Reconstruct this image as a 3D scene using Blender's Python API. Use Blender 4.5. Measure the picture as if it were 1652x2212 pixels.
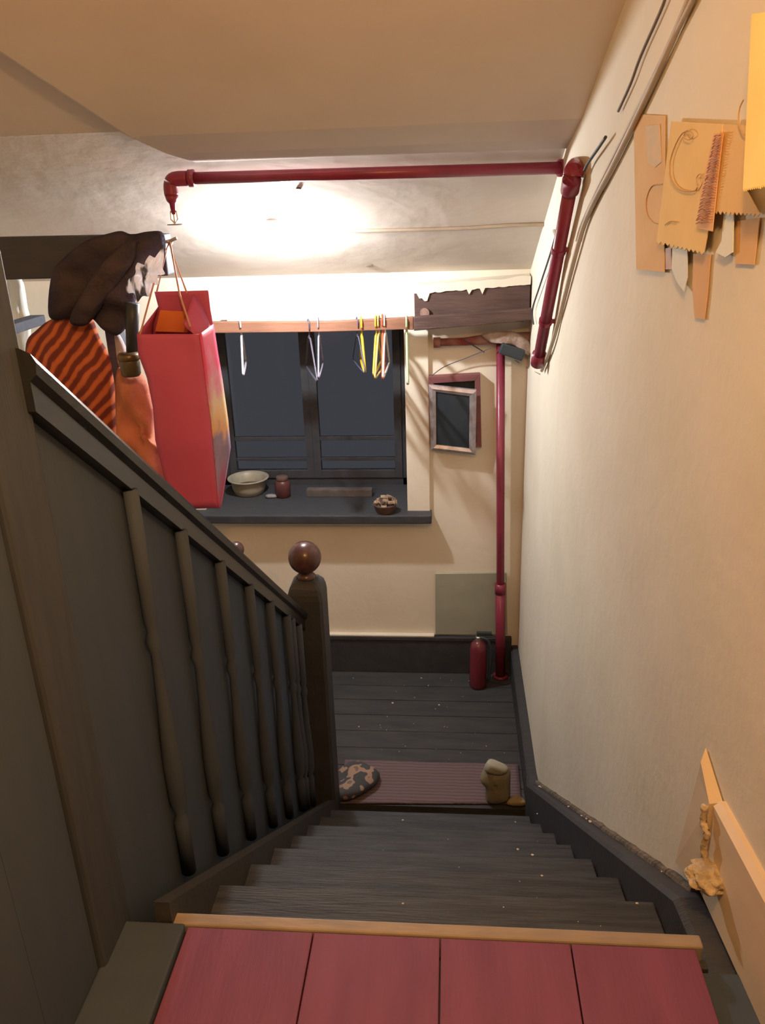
import bpy, bmesh, math, random
from mathutils import Vector, Matrix, noise
C = bpy.context.scene.collection
for o in list(bpy.data.objects): bpy.data.objects.remove(o)
PI = math.pi
# ------------------------------------------------------------------ camera
FPX = 1750.0                       # focal length in pixels of a 1652x2212 frame
EYE = Vector((0, 0, 2.74))
def cam_axes(pitch, yaw, roll):
    p, y, r = map(math.radians, (pitch, yaw, roll))
    w = Vector((-math.sin(y)*math.cos(p), math.cos(y)*math.cos(p), -math.sin(p)))
    ri = Vector((math.cos(y), math.sin(y), 0)); up = ri.cross(w)
    return ri*math.cos(r)+up*math.sin(r), -ri*math.sin(r)+up*math.cos(r), w
CR, CU, CW = cam_axes(21.5, 5.2, -1.9)
cd = bpy.data.cameras.new('camera'); cam = bpy.data.objects.new('camera', cd); C.objects.link(cam)
cam.matrix_world = Matrix(((CR.x, CU.x, -CW.x, EYE.x), (CR.y, CU.y, -CW.y, EYE.y), (CR.z, CU.z, -CW.z, EYE.z), (0, 0, 0, 1)))
cd.sensor_fit = 'VERTICAL'; cd.sensor_height = 36; cd.lens = 36*FPX/2212; cd.clip_start = 0.02
bpy.context.scene.camera = cam
# ------------------------------------------------------------------ world, exposure, light
W = bpy.data.worlds.new('night'); bpy.context.scene.world = W; W.use_nodes = True
W.node_tree.nodes['Background'].inputs[0].default_value = (0.050, 0.051, 0.056, 1)
W.node_tree.nodes['Background'].inputs[1].default_value = 1.0
vs = bpy.context.scene.view_settings
vs.view_transform = 'Standard'; vs.look = 'None'; vs.exposure = 0; vs.gamma = 1; vs.use_curve_mapping = False
COOL_BULB = 2350.0                   # emission strength of the bulb above the landing
WARM_W = 92.0                      # watts of the upstairs lamp
def light(name, loc, e, col, size, label):
    l = bpy.data.lights.new(name, 'POINT'); l.energy = e; l.color = col; l.shadow_soft_size = size
    o = bpy.data.objects.new(name, l); C.objects.link(o); o.location = loc
    return o
WARM_POS = (0.02, 0.25, 3.52)
light('upstairs_light', WARM_POS, WARM_W, (1.0, 0.52, 0.185), 0.07, '')

# ------------------------------------------------------------------ pixel rays onto real planes
def ray(x, y): return CW + CR*((x-826)/FPX) - CU*((y-1106)/FPX)
def atY(x, y, Y): d = ray(x, y); return EYE + d*(Y/d.y)
def atZ(x, y, Z): d = ray(x, y); return EYE + d*((Z-EYE.z)/d.z)
def atX(x, y, X): d = ray(x, y); return EYE + d*(X/d.x)
def wallX(y): return 0.54-0.0718*(y-1.1) if y < 3.05 else 0.40
def onwall(x, y, off=0.0):
    d = ray(x, y)
    t = (0.54+0.0718*1.1-off)/(d.x+0.0718*d.y)
    p = EYE + d*t
    if p.y > 3.05: p = EYE + d*((0.40-off)/d.x)
    return p
def ceilz(y): return 2.96-0.45*(y-2.95) if y > 2.95 else 2.96-0.55*(y-2.95)
def onceil(x, y, off=0.0):
    d = ray(x, y)   # z = 2.96-off-.45(y-2.95)
    t = (2.96-off+0.45*2.95-EYE.z)/(d.z+0.45*d.y)
    return EYE + d*t

# ------------------------------------------------------------------ materials
def mk(name):
    m = bpy.data.materials.new(name); m.use_nodes = True
    nt = m.node_tree; return m, nt, nt.nodes['Principled BSDF']
def N(nt, t, **k):
    n = nt.nodes.new(t)
    for a, b in k.items(): setattr(n, a, b)
    return n
def mat(name, c1, c2=None, scale=8, rough=0.7, stretch=(1,1,1), bump=0.0, bscale=60, spec=0.3, detail=5, lo=0.35, hi=0.65, metal=0.0, trans=0.0):
    m, nt, b = mk(name)
    L = nt.links
    tc = N(nt, 'ShaderNodeTexCoord'); mp = N(nt, 'ShaderNodeMapping'); mp.inputs['Scale'].default_value = stretch
    L.new(tc.outputs['Object'], mp.inputs[0])
    no = N(nt, 'ShaderNodeTexNoise'); no.inputs['Scale'].default_value = scale; no.inputs['Detail'].default_value = detail
    L.new(mp.outputs[0], no.inputs['Vector'])
    cr = N(nt, 'ShaderNodeValToRGB'); cr.color_ramp.elements[0].position = lo; cr.color_ramp.elements[1].position = hi
    cr.color_ramp.elements[0].color = (*c1, 1); cr.color_ramp.elements[1].color = (*(c2 or c1), 1)
    L.new(no.outputs['Fac'], cr.inputs[0]); L.new(cr.outputs[0], b.inputs['Base Color'])
    b.inputs['Roughness'].default_value = rough; b.inputs['Specular IOR Level'].default_value = spec; b.inputs['Metallic'].default_value = metal
    if bump:
        n2 = N(nt, 'ShaderNodeTexNoise'); n2.inputs['Scale'].default_value = bscale; n2.inputs['Detail'].default_value = 4
        L.new(mp.outputs[0], n2.inputs['Vector'])
        bp = N(nt, 'ShaderNodeBump'); bp.inputs['Strength'].default_value = bump; bp.inputs['Distance'].default_value = 0.01
        L.new(n2.outputs['Fac'], bp.inputs['Height']); L.new(bp.outputs[0], b.inputs['Normal'])
    if trans:
        tr = N(nt, 'ShaderNodeBsdfTranslucent'); L.new(cr.outputs[0], tr.inputs['Color'])
        mx = N(nt, 'ShaderNodeMixShader'); mx.inputs[0].default_value = trans
        L.new(b.outputs[0], mx.inputs[1]); L.new(tr.outputs[0], mx.inputs[2]); L.new(mx.outputs[0], nt.nodes['Material Output'].inputs[0])
    return m
def stripes(name, ramp, direction, scale, distort=0.0, rough=0.9, trans=0.0, dscale=1.0):
    m, nt, b = mk(name); L = nt.links
    tc = N(nt, 'ShaderNodeTexCoord'); mp = N(nt, 'ShaderNodeMapping')
    mp.inputs['Rotation'].default_value = direction
    L.new(tc.outputs['Object'], mp.inputs[0])
    w = N(nt, 'ShaderNodeTexWave'); w.inputs['Scale'].default_value = scale; w.inputs['Distortion'].default_value = distort; w.inputs['Detail Scale'].default_value = dscale
    L.new(mp.outputs[0], w.inputs[0])
    cr = N(nt, 'ShaderNodeValToRGB'); e = cr.color_ramp.elements
    while len(e) < len(ramp): e.new(0.5)
    for q, (p, c) in zip(e, ramp): q.position = p; q.color = (*c, 1)
    L.new(w.outputs['Fac'], cr.inputs[0]); L.new(cr.outputs[0], b.inputs['Base Color'])
    b.inputs['Roughness'].default_value = rough; b.inputs['Specular IOR Level'].default_value = 0.1
    return m
plaster = mat('cream_plaster', (0.69,0.645,0.54), (0.75,0.705,0.60), 2.2, 0.95, bump=0.25, bscale=22, spec=0.05)
ceil_m = mat('ceiling_plaster', (0.66,0.60,0.54), (0.72,0.66,0.60), 1.8, 0.95, bump=0.3, bscale=9, spec=0.05)
dark = mat('blackened_wood', (0.038,0.042,0.050), (0.050,0.052,0.059), 14, 0.55, (1,6,1), 0.3, 40, 0.25)
darkpanel = mat('dark_panel_wood', (0.050,0.070,0.108), (0.055,0.076,0.115), 6, 0.8, (4,4,0.6), 0.1, 40, 0.1)  # even dark blue-grey wood for panels, boards and slab
railw = mat('varnished_handrail_wood', (0.015,0.018,0.024), (0.022,0.025,0.031), 20, 0.27, (3,0.6,1), 0.05, 40, 0.32)
postw = mat('post_wood', (0.040,0.050,0.070), (0.050,0.060,0.080), 10, 0.6, (5,5,0.5), 0.15, 30, 0.2)
newelw = mat('newel_varnish', (0.055,0.026,0.024), (0.085,0.040,0.034), 10, 0.25, (3,3,0.7), 0.03, 40, 0.5)
treadw = mat('worn_tread_wood', (0.022,0.027,0.036), (0.050,0.056,0.066), 7, 0.5, (0.7,9,1), 0.5, 26, 0.3)
landw = mat('landing_boards', (0.036,0.040,0.046), (0.054,0.056,0.058), 5, 0.6, (0.8,4,1), 0.3, 30, 0.2)
redfloor = mat('red_painted_boards', (0.145,0.048,0.10), (0.18,0.058,0.12), 5, 0.55, (4,0.6,1), 0.15, 30, 0.25)
tanstrip = mat('tan_nosing', (0.24,0.20,0.17), (0.30,0.25,0.20), 12, 0.5, (1,4,1), 0.1, 30, 0.3)
redpipe = mat('red_pipe_paint', (0.18,0.022,0.045), (0.23,0.028,0.058), 9, 0.35, (1,1,1), 0.08, 60, 0.45)
brownwood = mat('brown_box_wood', (0.070,0.044,0.040), (0.105,0.066,0.056), 7, 0.7, (0.6,3,4), 0.3, 30, 0.2)
barwood = mat('reddish_bar_wood', (0.17,0.085,0.055), (0.25,0.125,0.08), 6, 0.6, (0.8,3,6), 0.15, 40, 0.2)
redwood = mat('red_brown_frame_wood', (0.15,0.06,0.065), (0.20,0.08,0.08), 7, 0.6, (1,1,4), 0.1, 40, 0.2)
silver = mat('silver_frame', (0.28,0.26,0.29), (0.40,0.37,0.40), 30, 0.35, spec=0.5, metal=0.35)
blackglass = mat('dark_picture', (0.030,0.040,0.052), (0.045,0.055,0.068), 5, 0.25, spec=0.3)
cable_m = mat('cable_black', (0.05,0.05,0.055), rough=0.5)
cable_g = mat('cable_painted', (0.42,0.36,0.28), (0.5,0.43,0.34), 10, 0.6)
cordb = mat('cable_brown', (0.16,0.12,0.09), rough=0.6)
greypatch = mat('grey_green_patch', (0.30,0.32,0.255), (0.35,0.365,0.29), 6, 0.9, bump=0.1)
whitem = mat('white_enamel', (0.70,0.66,0.55), (0.80,0.76,0.64), 10, 0.4, spec=0.4)
black_pl = mat('black_plastic', (0.035,0.045,0.055), rough=0.45)
metal_m = mat('dull_metal', (0.45,0.42,0.36), rough=0.4, metal=0.7)
brass = mat('old_brass_lid', (0.30,0.20,0.08), (0.12,0.09,0.05), 6, 0.35, metal=0.4, spec=0.5)

# ------------------------------------------------------------------ mesh helpers
def box(bm, a, b, mtx=None):
    x0, y0, z0 = a; x1, y1, z1 = b
    vs_ = [Vector(p) for p in ((x0,y0,z0),(x1,y0,z0),(x1,y1,z0),(x0,y1,z0),(x0,y0,z1),(x1,y0,z1),(x1,y1,z1),(x0,y1,z1))]
    if mtx: vs_ = [mtx @ p for p in vs_]
    v = [bm.verts.new(p) for p in vs_]
    for f in ((0,3,2,1),(4,5,6,7),(0,1,5,4),(1,2,6,5),(2,3,7,6),(3,0,4,7)): bm.faces.new([v[i] for i in f])
def prism(bm, ring0, ring1):
    a = [bm.verts.new(p) for p in ring0]; b = [bm.verts.new(p) for p in ring1]; n = len(a)
    for i in range(n): bm.faces.new((a[i], a[(i+1)%n], b[(i+1)%n], b[i]))
    bm.faces.new(a[::-1]); bm.faces.new(b)
def tube(bm, pts, r, seg=10, cap=True):
    pts = [Vector(p) for p in pts]; rings = []
    for i, p in enumerate(pts):
        t = (pts[min(i+1, len(pts)-1)]-pts[max(i-1, 0)]).normalized()
        u = t.cross(Vector((0,0,1)) if abs(t.z) < .9 else Vector((1,0,0))).normalized(); v = t.cross(u)
        rr = r[i] if isinstance(r, (list, tuple)) else r
        rings.append([bm.verts.new(p+(u*math.cos(2*PI*k/seg)+v*math.sin(2*PI*k/seg))*rr) for k in range(seg)])
    for a, b in zip(rings, rings[1:]):
        for k in range(seg): bm.faces.new((a[k], a[(k+1)%seg], b[(k+1)%seg], b[k]))
    if cap: bm.faces.new(rings[0][::-1]); bm.faces.new(rings[-1])
def lathe(bm, prof, c=(0,0,0), seg=28, mtx=None):
    c = Vector(c); rings = []
    for r, z in prof:
        ps = [Vector((r*math.cos(2*PI*k/seg), r*math.sin(2*PI*k/seg), z)) for k in range(seg)]
        if mtx: ps = [mtx @ p for p in ps]
        rings.append([bm.verts.new(c+p) for p in ps])
    for a, b in zip(rings, rings[1:]):
        for k in range(seg): bm.faces.new((a[k], a[(k+1)%seg], b[(k+1)%seg], b[k]))
    bm.faces.new(rings[0][::-1]); bm.faces.new(rings[-1])
def smooth(pts, n=6):          # Catmull-Rom, open
    pts = [Vector(p) for p in pts]; out = []
    for i in range(len(pts)-1):
        p0 = pts[max(i-1,0)]; p1 = pts[i]; p2 = pts[i+1]; p3 = pts[min(i+2, len(pts)-1)]
        for k in range(n):
            t = k/n
            out.append(0.5*((2*p1)+(p2-p0)*t+(2*p0-5*p1+4*p2-p3)*t*t+(3*p1-p0-3*p2+p3)*t**3))
    out.append(pts[-1]); return out
def obj(name, bm, m, parent=None, sm=False, bevel=0.0):
    bmesh.ops.recalc_face_normals(bm, faces=bm.faces)
    me = bpy.data.meshes.new(name); bm.to_mesh(me); bm.free()
    if sm:
        for p in me.polygons: p.use_smooth = True
    for q in (m if isinstance(m, (list, tuple)) else [m]): me.materials.append(q)
    o = bpy.data.objects.new(name, me); C.objects.link(o)
    if parent:
        bpy.context.view_layer.update()
        o.parent = parent; o.matrix_parent_inverse = parent.matrix_world.inverted()
    if bevel:
        b = o.modifiers.new('edge', 'BEVEL'); b.width = bevel; b.segments = 2; b.limit_method = 'ANGLE'
    return o
def tag(o, label, cat, group=None, kind=None):
    o['label'] = label; o['category'] = cat
    if group: o['group'] = group
    if kind: o['kind'] = kind
    return o
def thing(name, label, cat, loc=(0,0,0), group=None):
    o = bpy.data.objects.new(name, None); C.objects.link(o); o.location = loc; o.empty_display_size = 0.05
    bpy.context.view_layer.update()
    return tag(o, label, cat, group)
def struct(name, bm, m, parent=None, label=None, bevel=0.0):
    o = obj(name, bm, m, parent, bevel=bevel); o['kind'] = 'structure'
    if label: o['label'] = label; o['category'] = name.split('_')[0]
    return o
def nb(): return bmesh.new()
def pillow(outline, depth, ctr=None, rings=9, folds=0.0, fscale=(14,14,3), seed=0, res=None, axis=Vector((0,-1,0))):
    """closed lumpy cloth body from a smooth outline in space; depth = half thickness towards axis"""
    o = [Vector(p) for p in outline]; n = len(o)
    loop = []
    for i in range(n):
        p0, p1, p2, p3 = o[i-1], o[i], o[(i+1)%n], o[(i+2)%n]
        for k in range(5):
            t = k/5
            loop.append(0.5*((2*p1)+(p2-p0)*t+(2*p0-5*p1+4*p2-p3)*t*t+(3*p1-p0-3*p2+p3)*t**3))
    c = ctr or sum(loop, Vector())/len(loop)
    bm = nb(); sd = Vector((seed*7.3, seed*3.1, seed*1.7))
    def lay(sgn):
        R = []
        for j in range(rings, 0, -1):
            s = j/rings; h = depth*math.sqrt(max(0, 1-s**3))
            row = []
            for p in loop:
                q = c+(p-c)*s
                f = noise.noise(Vector((q.x*fscale[0], q.y*5, q.z*fscale[2]))+sd)*folds*(1 if sgn > 0 else .3)
                row.append(q+axis*sgn*(h+(f if s < 0.99 else 0)*min(1,(1-s)*5)))
            R.append(row)
        return R
    F = lay(1); B = lay(-1); m = len(loop)
    fv = [[bm.verts.new(p) for p in r] for r in F]
    bv = [fv[0]]+[[bm.verts.new(p) for p in r] for r in B[1:]]
    for V, sg in ((fv, 1), (bv, -1)):
        for a, b in zip(V, V[1:]):
            for k in range(m): bm.faces.new((a[k], a[(k+1)%m], b[(k+1)%m], b[k]))
        f = noise.noise(c*5+sd)*folds
        cv = bm.verts.new(c+axis*sg*(depth+f))
        for k in range(m): bm.faces.new((V[-1][k], V[-1][(k+1)%m], cv))
    return bm

# ================================================================== SETTING
BY = 4.283      # face of the back wall
XL = -2.35      # left wall
# back wall with the window opening
WX0, WX1, WZ0, WZ1 = -1.42, -0.245, 1.06, 2.11
bm = nb()
box(bm, (XL-.2, BY, -1.6), (WX0, BY+.55, 3.2)); box(bm, (WX1, BY, -1.6), (0.62, BY+.55, 3.2))
box(bm, (WX0, BY, -1.6), (WX1, BY+.55, WZ0)); box(bm, (WX0, BY, WZ1), (WX1, BY+.55, 3.2))
struct('wall_back', bm, plaster)
# plaster band beside and over the window (its edge shows as a thin line)
bm = nb(); box(bm, (WX1, BY-.022, 1.055), (-0.118, BY, 2.12)); 
struct('trim_1', bm, plaster, bevel=0.004)
# right wall: bends slightly where the stairs begin
def wallprism(y0, y1, z0, z1, t=0.22):
    bm = nb()
    prism(bm, [(wallX(y0), y0, z0), (wallX(y1), y1, z0), (wallX(y1)+t, y1, z0), (wallX(y0)+t, y0, z0)],
              [(wallX(y0), y0, z1), (wallX(y1), y1, z1), (wallX(y1)+t, y1, z1), (wallX(y0)+t, y0, z1)])
    return bm
bm = nb()
ys = [-2.4, 1.1, 3.04, 3.2, BY+.02]
for z0, z1 in ((-1.6, 4.2),):
    a = [bm.verts.new((wallX(y) if y != 3.04 else wallX(3.04), y, z0)) for y in ys]; b = [bm.verts.new((wallX(y), y, z1)) for y in ys]
    c = [bm.verts.new((wallX(y)+.22, y, z0)) for y in ys]; d = [bm.verts.new((wallX(y)+.22, y, z1)) for y in ys]
    for i in range(len(ys)-1):
        bm.faces.new((a[i], a[i+1], b[i+1], b[i])); bm.faces.new((c[i], c[i+1], d[i+1], d[i]))
        bm.faces.new((a[i], a[i+1], c[i+1], c[i])); bm.faces.new((b[i], b[i+1], d[i+1], d[i]))
    bm.faces.new((a[0], b[0], d[0], c[0])); bm.faces.new((a[-1], b[-1], d[-1], c[-1]))
struct('wall_right', bm, plaster)
bm = nb(); box(bm, (XL-.2, -2.4, -1.6), (XL, BY, 4.6)); struct('wall_left', bm, plaster)
bm = nb(); box(bm, (XL-.2, -2.6, -1.6), (0.95, -2.4, 4.6)); struct('wall_near', bm, plaster)
# ceiling sheet: landing slope, steeper slope over the stairs, flat over the upper hall
def sheet(prof, x0, x1, t):
    bm = nb(); P = [(y, z) for y, z in prof]+[(y, z+t) for y, z in reversed(prof)]
    prism(bm, [(x0, y, z) for y, z in P], [(x1, y, z) for y, z in P]); return bm
struct('ceiling', sheet([(-2.5, 4.06), (0.95, 4.06), (2.95, 2.96), (BY+.02, ceilz(BY+.02))], XL-.1, 0.70, 0.12), ceil_m)
# boxed soffit under the ceiling over the stairs, its left edge running diagonally
def m1(y): return 2.90-0.55*(y-2.95)
def onm1(x, y):
    d = ray(x, y); t = (2.90+0.55*2.95-EYE.z)/(d.z+0.55*d.y); return EYE+d*t
pA = onm1(316, 328); pB = onm1(60, 160)
sl = (pB.x-pA.x)/(pB.y-pA.y)
bm = nb()
ystops = [0.98, 1.6, 2.3, 2.88, 3.02, 3.15]
def sz(y): return m1(y) if y <= 2.94 else m1(2.94)-0.22*(y-2.94)
L0 = []; L1 = []; T0 = []; T1 = []
for y in ystops:
    xl = pA.x+sl*(y-pA.y); xr = wallX(y)+.05
    L0.append(bm.verts.new((xl, y, sz(y)))); L1.append(bm.verts.new((xr, y, sz(y))))
    T0.append(bm.verts.new((xl, y, ceilz(y)+.03))); T1.append(bm.verts.new((xr, y, ceilz(y)+.03)))
for i in range(len(ystops)-1):
    for A, B in ((L0, L1), (L1, T1), (T1, T0), (T0, L0)): bm.faces.new((A[i], A[i+1], B[i+1], B[i]))
bm.faces.new((L0[0], L1[0], T1[0], T0[0])); bm.faces.new((L0[-1], L1[-1], T1[-1], T0[-1]))
struct('ceiling_soffit', bm, ceil_m, bevel=0.02)
# landing floor of cross boards, low floor of the flight below
bm = nb(); y = 3.09; random.seed(4)
while y < BY:
    y2 = min(y+0.145, BY)
    box(bm, (-2.35, y+.002, -0.03), (0.41, y2-.002, random.uniform(-.001, .001))); y = y2
box(bm, (-2.35, 3.09, -0.2), (0.5, BY, -0.03))
struct('floor_landing', bm, landw)
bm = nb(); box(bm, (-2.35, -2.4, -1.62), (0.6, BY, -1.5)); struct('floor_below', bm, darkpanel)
bm = nb(); box(bm, (-0.545, 1.10, -1.5), (0.42, 3.09, -1.45)); bm.free()
# upper floor, red boards running away from the eye
bm = nb(); xs = [-0.505, -0.26, -0.02, 0.22, 0.445]
for a, b in zip(xs, xs[1:]): box(bm, (a+.0012, -2.4, 1.41), (b-.0012, 1.120, 1.44))
struct('floor', bm, redfloor, bevel=0.002)
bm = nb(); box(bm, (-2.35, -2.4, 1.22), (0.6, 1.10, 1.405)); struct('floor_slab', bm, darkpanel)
bm = nb(); box(bm, (-2.35, -2.4, 1.406), (-0.805, 1.0, 1.44)); struct('floor_hall', bm, dark)
# skirtings
def alongwall(bm, y0, y1, zb0, zt0, zb1, zt1, t, g=0.0, t1=None):
    x0, x1 = wallX(y0)-g, wallX(y1)-g; t1 = t if t1 is None else t1
    prism(bm, [(x0, y0, zb0), (x0-t, y0, zb0), (x0-t, y0, zt0-.012), (x0-t+.012, y0, zt0), (x0, y0, zt0)],
              [(x1, y1, zb1), (x1-t1, y1, zb1), (x1-t1, y1, zt1-.012), (x1-t1+.012, y1, zt1), (x1, y1, zt1)])
bm = nb(); alongwall(bm, 3.10, BY, 0, 0.185, 0, 0.185, 0.045); struct('baseboard_right', bm, dark)
bm = nb(); box(bm, (XL, BY-.03, 0), (0.36, BY, 0.245)); box(bm, (XL, BY-.036, 0.225), (0.36, BY, 0.25))
struct('baseboard_back', bm, dark, bevel=0.004)

bm = nb(); box(bm, (XL, BY-.034, 0.2505), (-0.10, BY, 0.262)); struct('trim_3', bm, plaster, bevel=0.003)
# ------------------------------------------------------------------ window
fr = thing('window_1', 'dark wooden two-leaf window set behind the deep sill', 'window', ((WX0+WX1)/2, BY+.42, WZ0)); fr['kind'] = 'structure'
bm = nb(); y0, y1 = BY+.42, BY+.475
box(bm, (WX0, y0, WZ0), (WX0+.05, y1, WZ1)); box(bm, (WX1-.05, y0, WZ0), (WX1, y1, WZ1))
box(bm, (WX0, y0, WZ1-.05), (WX1, y1, WZ1)); box(bm, (WX0, y0, WZ0), (WX1, y1, WZ0+.05))
obj('window_frame', bm, dark, fr, bevel=0.003)
cxw = atY(672, 900, BY+.42).x; zb1 = atY(672, 948, BY+.42).z; zb2 = atY(672, 992, BY+.42).z
for a, b in ((WX0+.05, cxw), (cxw, WX1-.05)):
    bm = nb(); ya, yb = BY+.41, BY+.45
    box(bm, (a, ya, WZ0+.05), (a+.045, yb, WZ1-.05)); box(bm, (b-.045, ya, WZ0+.05), (b, yb, WZ1-.05))
    box(bm, (a+.045, ya, WZ0+.05), (b-.045, yb, WZ0+.10)); box(bm, (a+.045, ya, WZ1-.095), (b-.045, yb, WZ1-.05))
    box(bm, (a+.045, ya+.008, zb1-.010), (b-.045, yb-.008, zb1+.014)); box(bm, (a+.045, ya+.008, zb2-.010), (b-.045, yb-.008, zb2+.010))
    s = obj('sash', bm, dark, fr, bevel=0.002)
    bm = nb(); box(bm, (a+.04, BY+.428, WZ0+.09), (b-.04, BY+.432, WZ1-.09))
    g, nt, pb = mk('window_glass'); pb.inputs['Transmission Weight'].default_value = 1.0; pb.inputs['Roughness'].default_value = 0.02; pb.inputs['IOR'].default_value = 1.2; pb.inputs['Base Color'].default_value = (.9,.93,1,1)
    obj('pane', bm, g, s)
bm = nb(); box(bm, (WX0, BY-.08, 1.012), (WX1, BY+.43, 1.0625)); box(bm, (WX0-.12, BY-.10, 1.012), (-0.108, BY-.001, 1.062))
ws = struct('window_sill', bm, dark, bevel=0.006)
ws.name = 'trim_2'

# ================================================================== STAIRCASE
NT, R_, T_ = 8, 0.18, 0.243
XA = -0.545
st = thing('staircase', 'straight flight of worn dark wooden stairs between the balustrade and right wall', 'staircase', (0, 1.15, 0))
def xr(y): return wallX(y)-0.072
for k in range(1, NT):
    z = 1.44-R_*k; yn = 1.15+T_*k; yb = yn-T_-0.01
    bm = nb()
    prism(bm, [(XA, yb, z-.03), (XA, yn, z-.03), (XA, yn+.004, z-.015), (XA, yn, z), (XA, yb, z)],
              [(xr(yb), yb, z-.03), (xr(yn), yn, z-.03), (xr(yn), yn+.004, z-.015), (xr(yn), yn, z), (xr(yb), yb, z)])
    obj('tread', bm, treadw, st, bevel=0.003)
for k in range(0, NT):
    z = 1.44-R_*k; yn = 1.15+T_*k-.025
    bm = nb(); box(bm, (XA, yn-.02, z-R_+.0005), (xr(yn), yn, z-.031)); obj('riser', bm, dark, st)
bm = nb(); box(bm, (-0.54, 1.122, 1.405), (xr(1.15)-.005, 1.150, 1.443)); obj('nosing_strip', bm, tanstrip, st, bevel=0.004)
# wall stringer (dark, dusty upper edge), follows the slope
def nos(y): return 1.44-(y-1.15)*R_/T_
bm = nb(); alongwall(bm, 1.02, 1.30, 1.20, 1.392, 1.0, 1.375, 0.07); alongwall(bm, 1.30, 3.03, 0.95, 1.375, -.20, 0.205, 0.07, 0.0, 0.058)
alongwall(bm, 3.03, 3.12, -.2, 0.205, -.2, 0.187, .058, 0.0, .047)
obj('wall_stringer', bm, dark, st)
# dusty capping moulding along the stringer
dusty = mat('dusty_edge', (0.07,0.062,0.056), (0.20,0.165,0.135), 26, 0.9, (1,3,1), 0.5, 50, 0.1)
bm = nb(); y_ = 1.34
pts = []
for i in range(40):
    yy = 1.34+(3.03-1.34)*i/39; zz = 1.345+(0.205-1.345)*(i/39)
    pts.append((wallX(yy)-.010, yy, zz+0.004+noise.noise(Vector((0, yy*12, 0)))*.006))
tube(bm, pts, [0.011+0.004*noise.noise(Vector((yy*19, 3, 1))) for yy in [i*.06 for i in range(40)]], 8)
obj('capping', bm, dusty, st)
bm = nb()
prism(bm, [(XA-.02, 1.12, 1.20), (XA-.02, 1.12, 1.50), (XA+.012, 1.12, 1.50), (XA+.012, 1.12, 1.20)],
          [(XA-.02, 2.96, -.16), (XA-.02, 2.96, 0.14), (XA+.012, 2.96, 0.14), (XA+.012, 2.96, -.16)])
obj('outer_stringer', bm, dark, st)

# ================================================================== BALUSTRADE
bal = thing('balustrade', 'dark boarded stair balustrade with glossy sloping handrail above the flight', 'balustrade', (-.62, 2.0, 0))
RX = -0.635
def railz(y): return 2.523-(y-1.143)*0.774
prof = [(-.037,-.030),(-.040,-.012),(-.034,.0),(-.018,.008),(0,.010),(.018,.008),(.034,0),(.040,-.012),(.037,-.030),(.026,-.040),(.026,-.085),(-.026,-.085),(-.026,-.040)]
bm = nb(); nseg = 14; rings = []
ya_, yb_ = 1.12, 2.96
for i in range(nseg+1):
    yy = ya_+(yb_-ya_)*i/nseg; rings.append([bm.verts.new((RX+px, yy, railz(yy)+pz)) for px, pz in prof])
n = len(prof)
for a, b in zip(rings, rings[1:]):
    for k in range(n): bm.faces.new((a[k], a[(k+1)%n], b[(k+1)%n], b[k]))
bm.faces.new(rings[0]); bm.faces.new(rings[-1][::-1])
obj('handrail', bm, railw, bal)
bm = nb()
prism(bm, [(RX-.012, 1.14, 1.30), (RX-.012, 1.14, 2.47), (RX+.002, 1.14, 2.47), (RX+.002, 1.14, 1.30)],
          [(RX-.012, 2.95, -.10), (RX-.012, 2.95, 1.07), (RX+.002, 2.95, 1.07), (RX+.002, 2.95, -.10)])
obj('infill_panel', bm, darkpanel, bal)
bpx = [(290,1120), (397,1200), (480,1265), (542,1310), (586,1340), (622,1365)]
bys = [atX(x, y, RX+.02).y for x, y in bpx]
bys = bys + [2.72, 2.84]
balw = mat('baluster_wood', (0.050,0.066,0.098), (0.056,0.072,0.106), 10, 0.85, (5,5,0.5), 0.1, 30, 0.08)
def baluster(y):
    zt = railz(y)-.085; zb = nos(y)+.03; h = zt-zb; bm = nb()
    rp = [(.016,0),(.016,.16),(.010,.18),(.019,.22),(.021,.32),(.014,.48),(.010,.62),(.016,.655),(.010,.68),(.014,.70),(.014,.78),(.014,1)]
    lathe(bm, [(r*1.05, zb+h*t) for r, t in rp], (RX+.021, y, 0), 14)
    return bm
for y in sorted(bys): obj('baluster', baluster(y), balw, bal, sm=True)

def newel(label, x, y, z0, ztop, w, rb, m, group=None):
    t = thing('newel_post', label, 'newel post', (x, y, z0), group)
    zs = ztop-2*rb-.03
    bm = nb(); h = w/2
    sec = [(h, z0), (h, zs-.07), (h*.96, zs-.045), (h*.86, zs-.02), (h*.66, zs-.002), (h*.45, zs+.006)]
    rings = []
    for r, z in sec:
        c = r*.16
        rings.append([bm.verts.new((x+a, y+b, z)) for a, b in ((r-c,-r),(r,-r+c),(r,r-c),(r-c,r),(-r+c,r),(-r,r-c),(-r,-r+c),(-r+c,-r))])
    for a, b in zip(rings, rings[1:]):
        for k in range(8): bm.faces.new((a[k], a[(k+1)%8], b[(k+1)%8], b[k]))
    bm.faces.new(rings[0][::-1]); bm.faces.new(rings[-1])
    obj('shaft', bm, m, t)
    bm = nb(); pr = [(rb*.5, zs+.004), (rb*.62, zs+.012), (rb*.5, zs+.022)]
    zc = ztop-rb
    for k in range(3, 25):
        a = -PI/2+PI*k/24
        if rb*math.cos(a) > .001: pr.append((rb*math.cos(a), zc+rb*math.sin(a)))
    lathe(bm, pr, (x, y, 0), 36); obj('ball_finial', bm, newelw, t, sm=True)
    return t
newel('dark newel post topped with a glossy brown wooden ball at the foot of the stairs', -.605, 3.02, -.2, 1.412, .148, .069, dark)
newel('small dark newel whose round top pokes up just behind the handrail', -.928, 3.14, 0.0, 1.358, .085, .036, dark)

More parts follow.
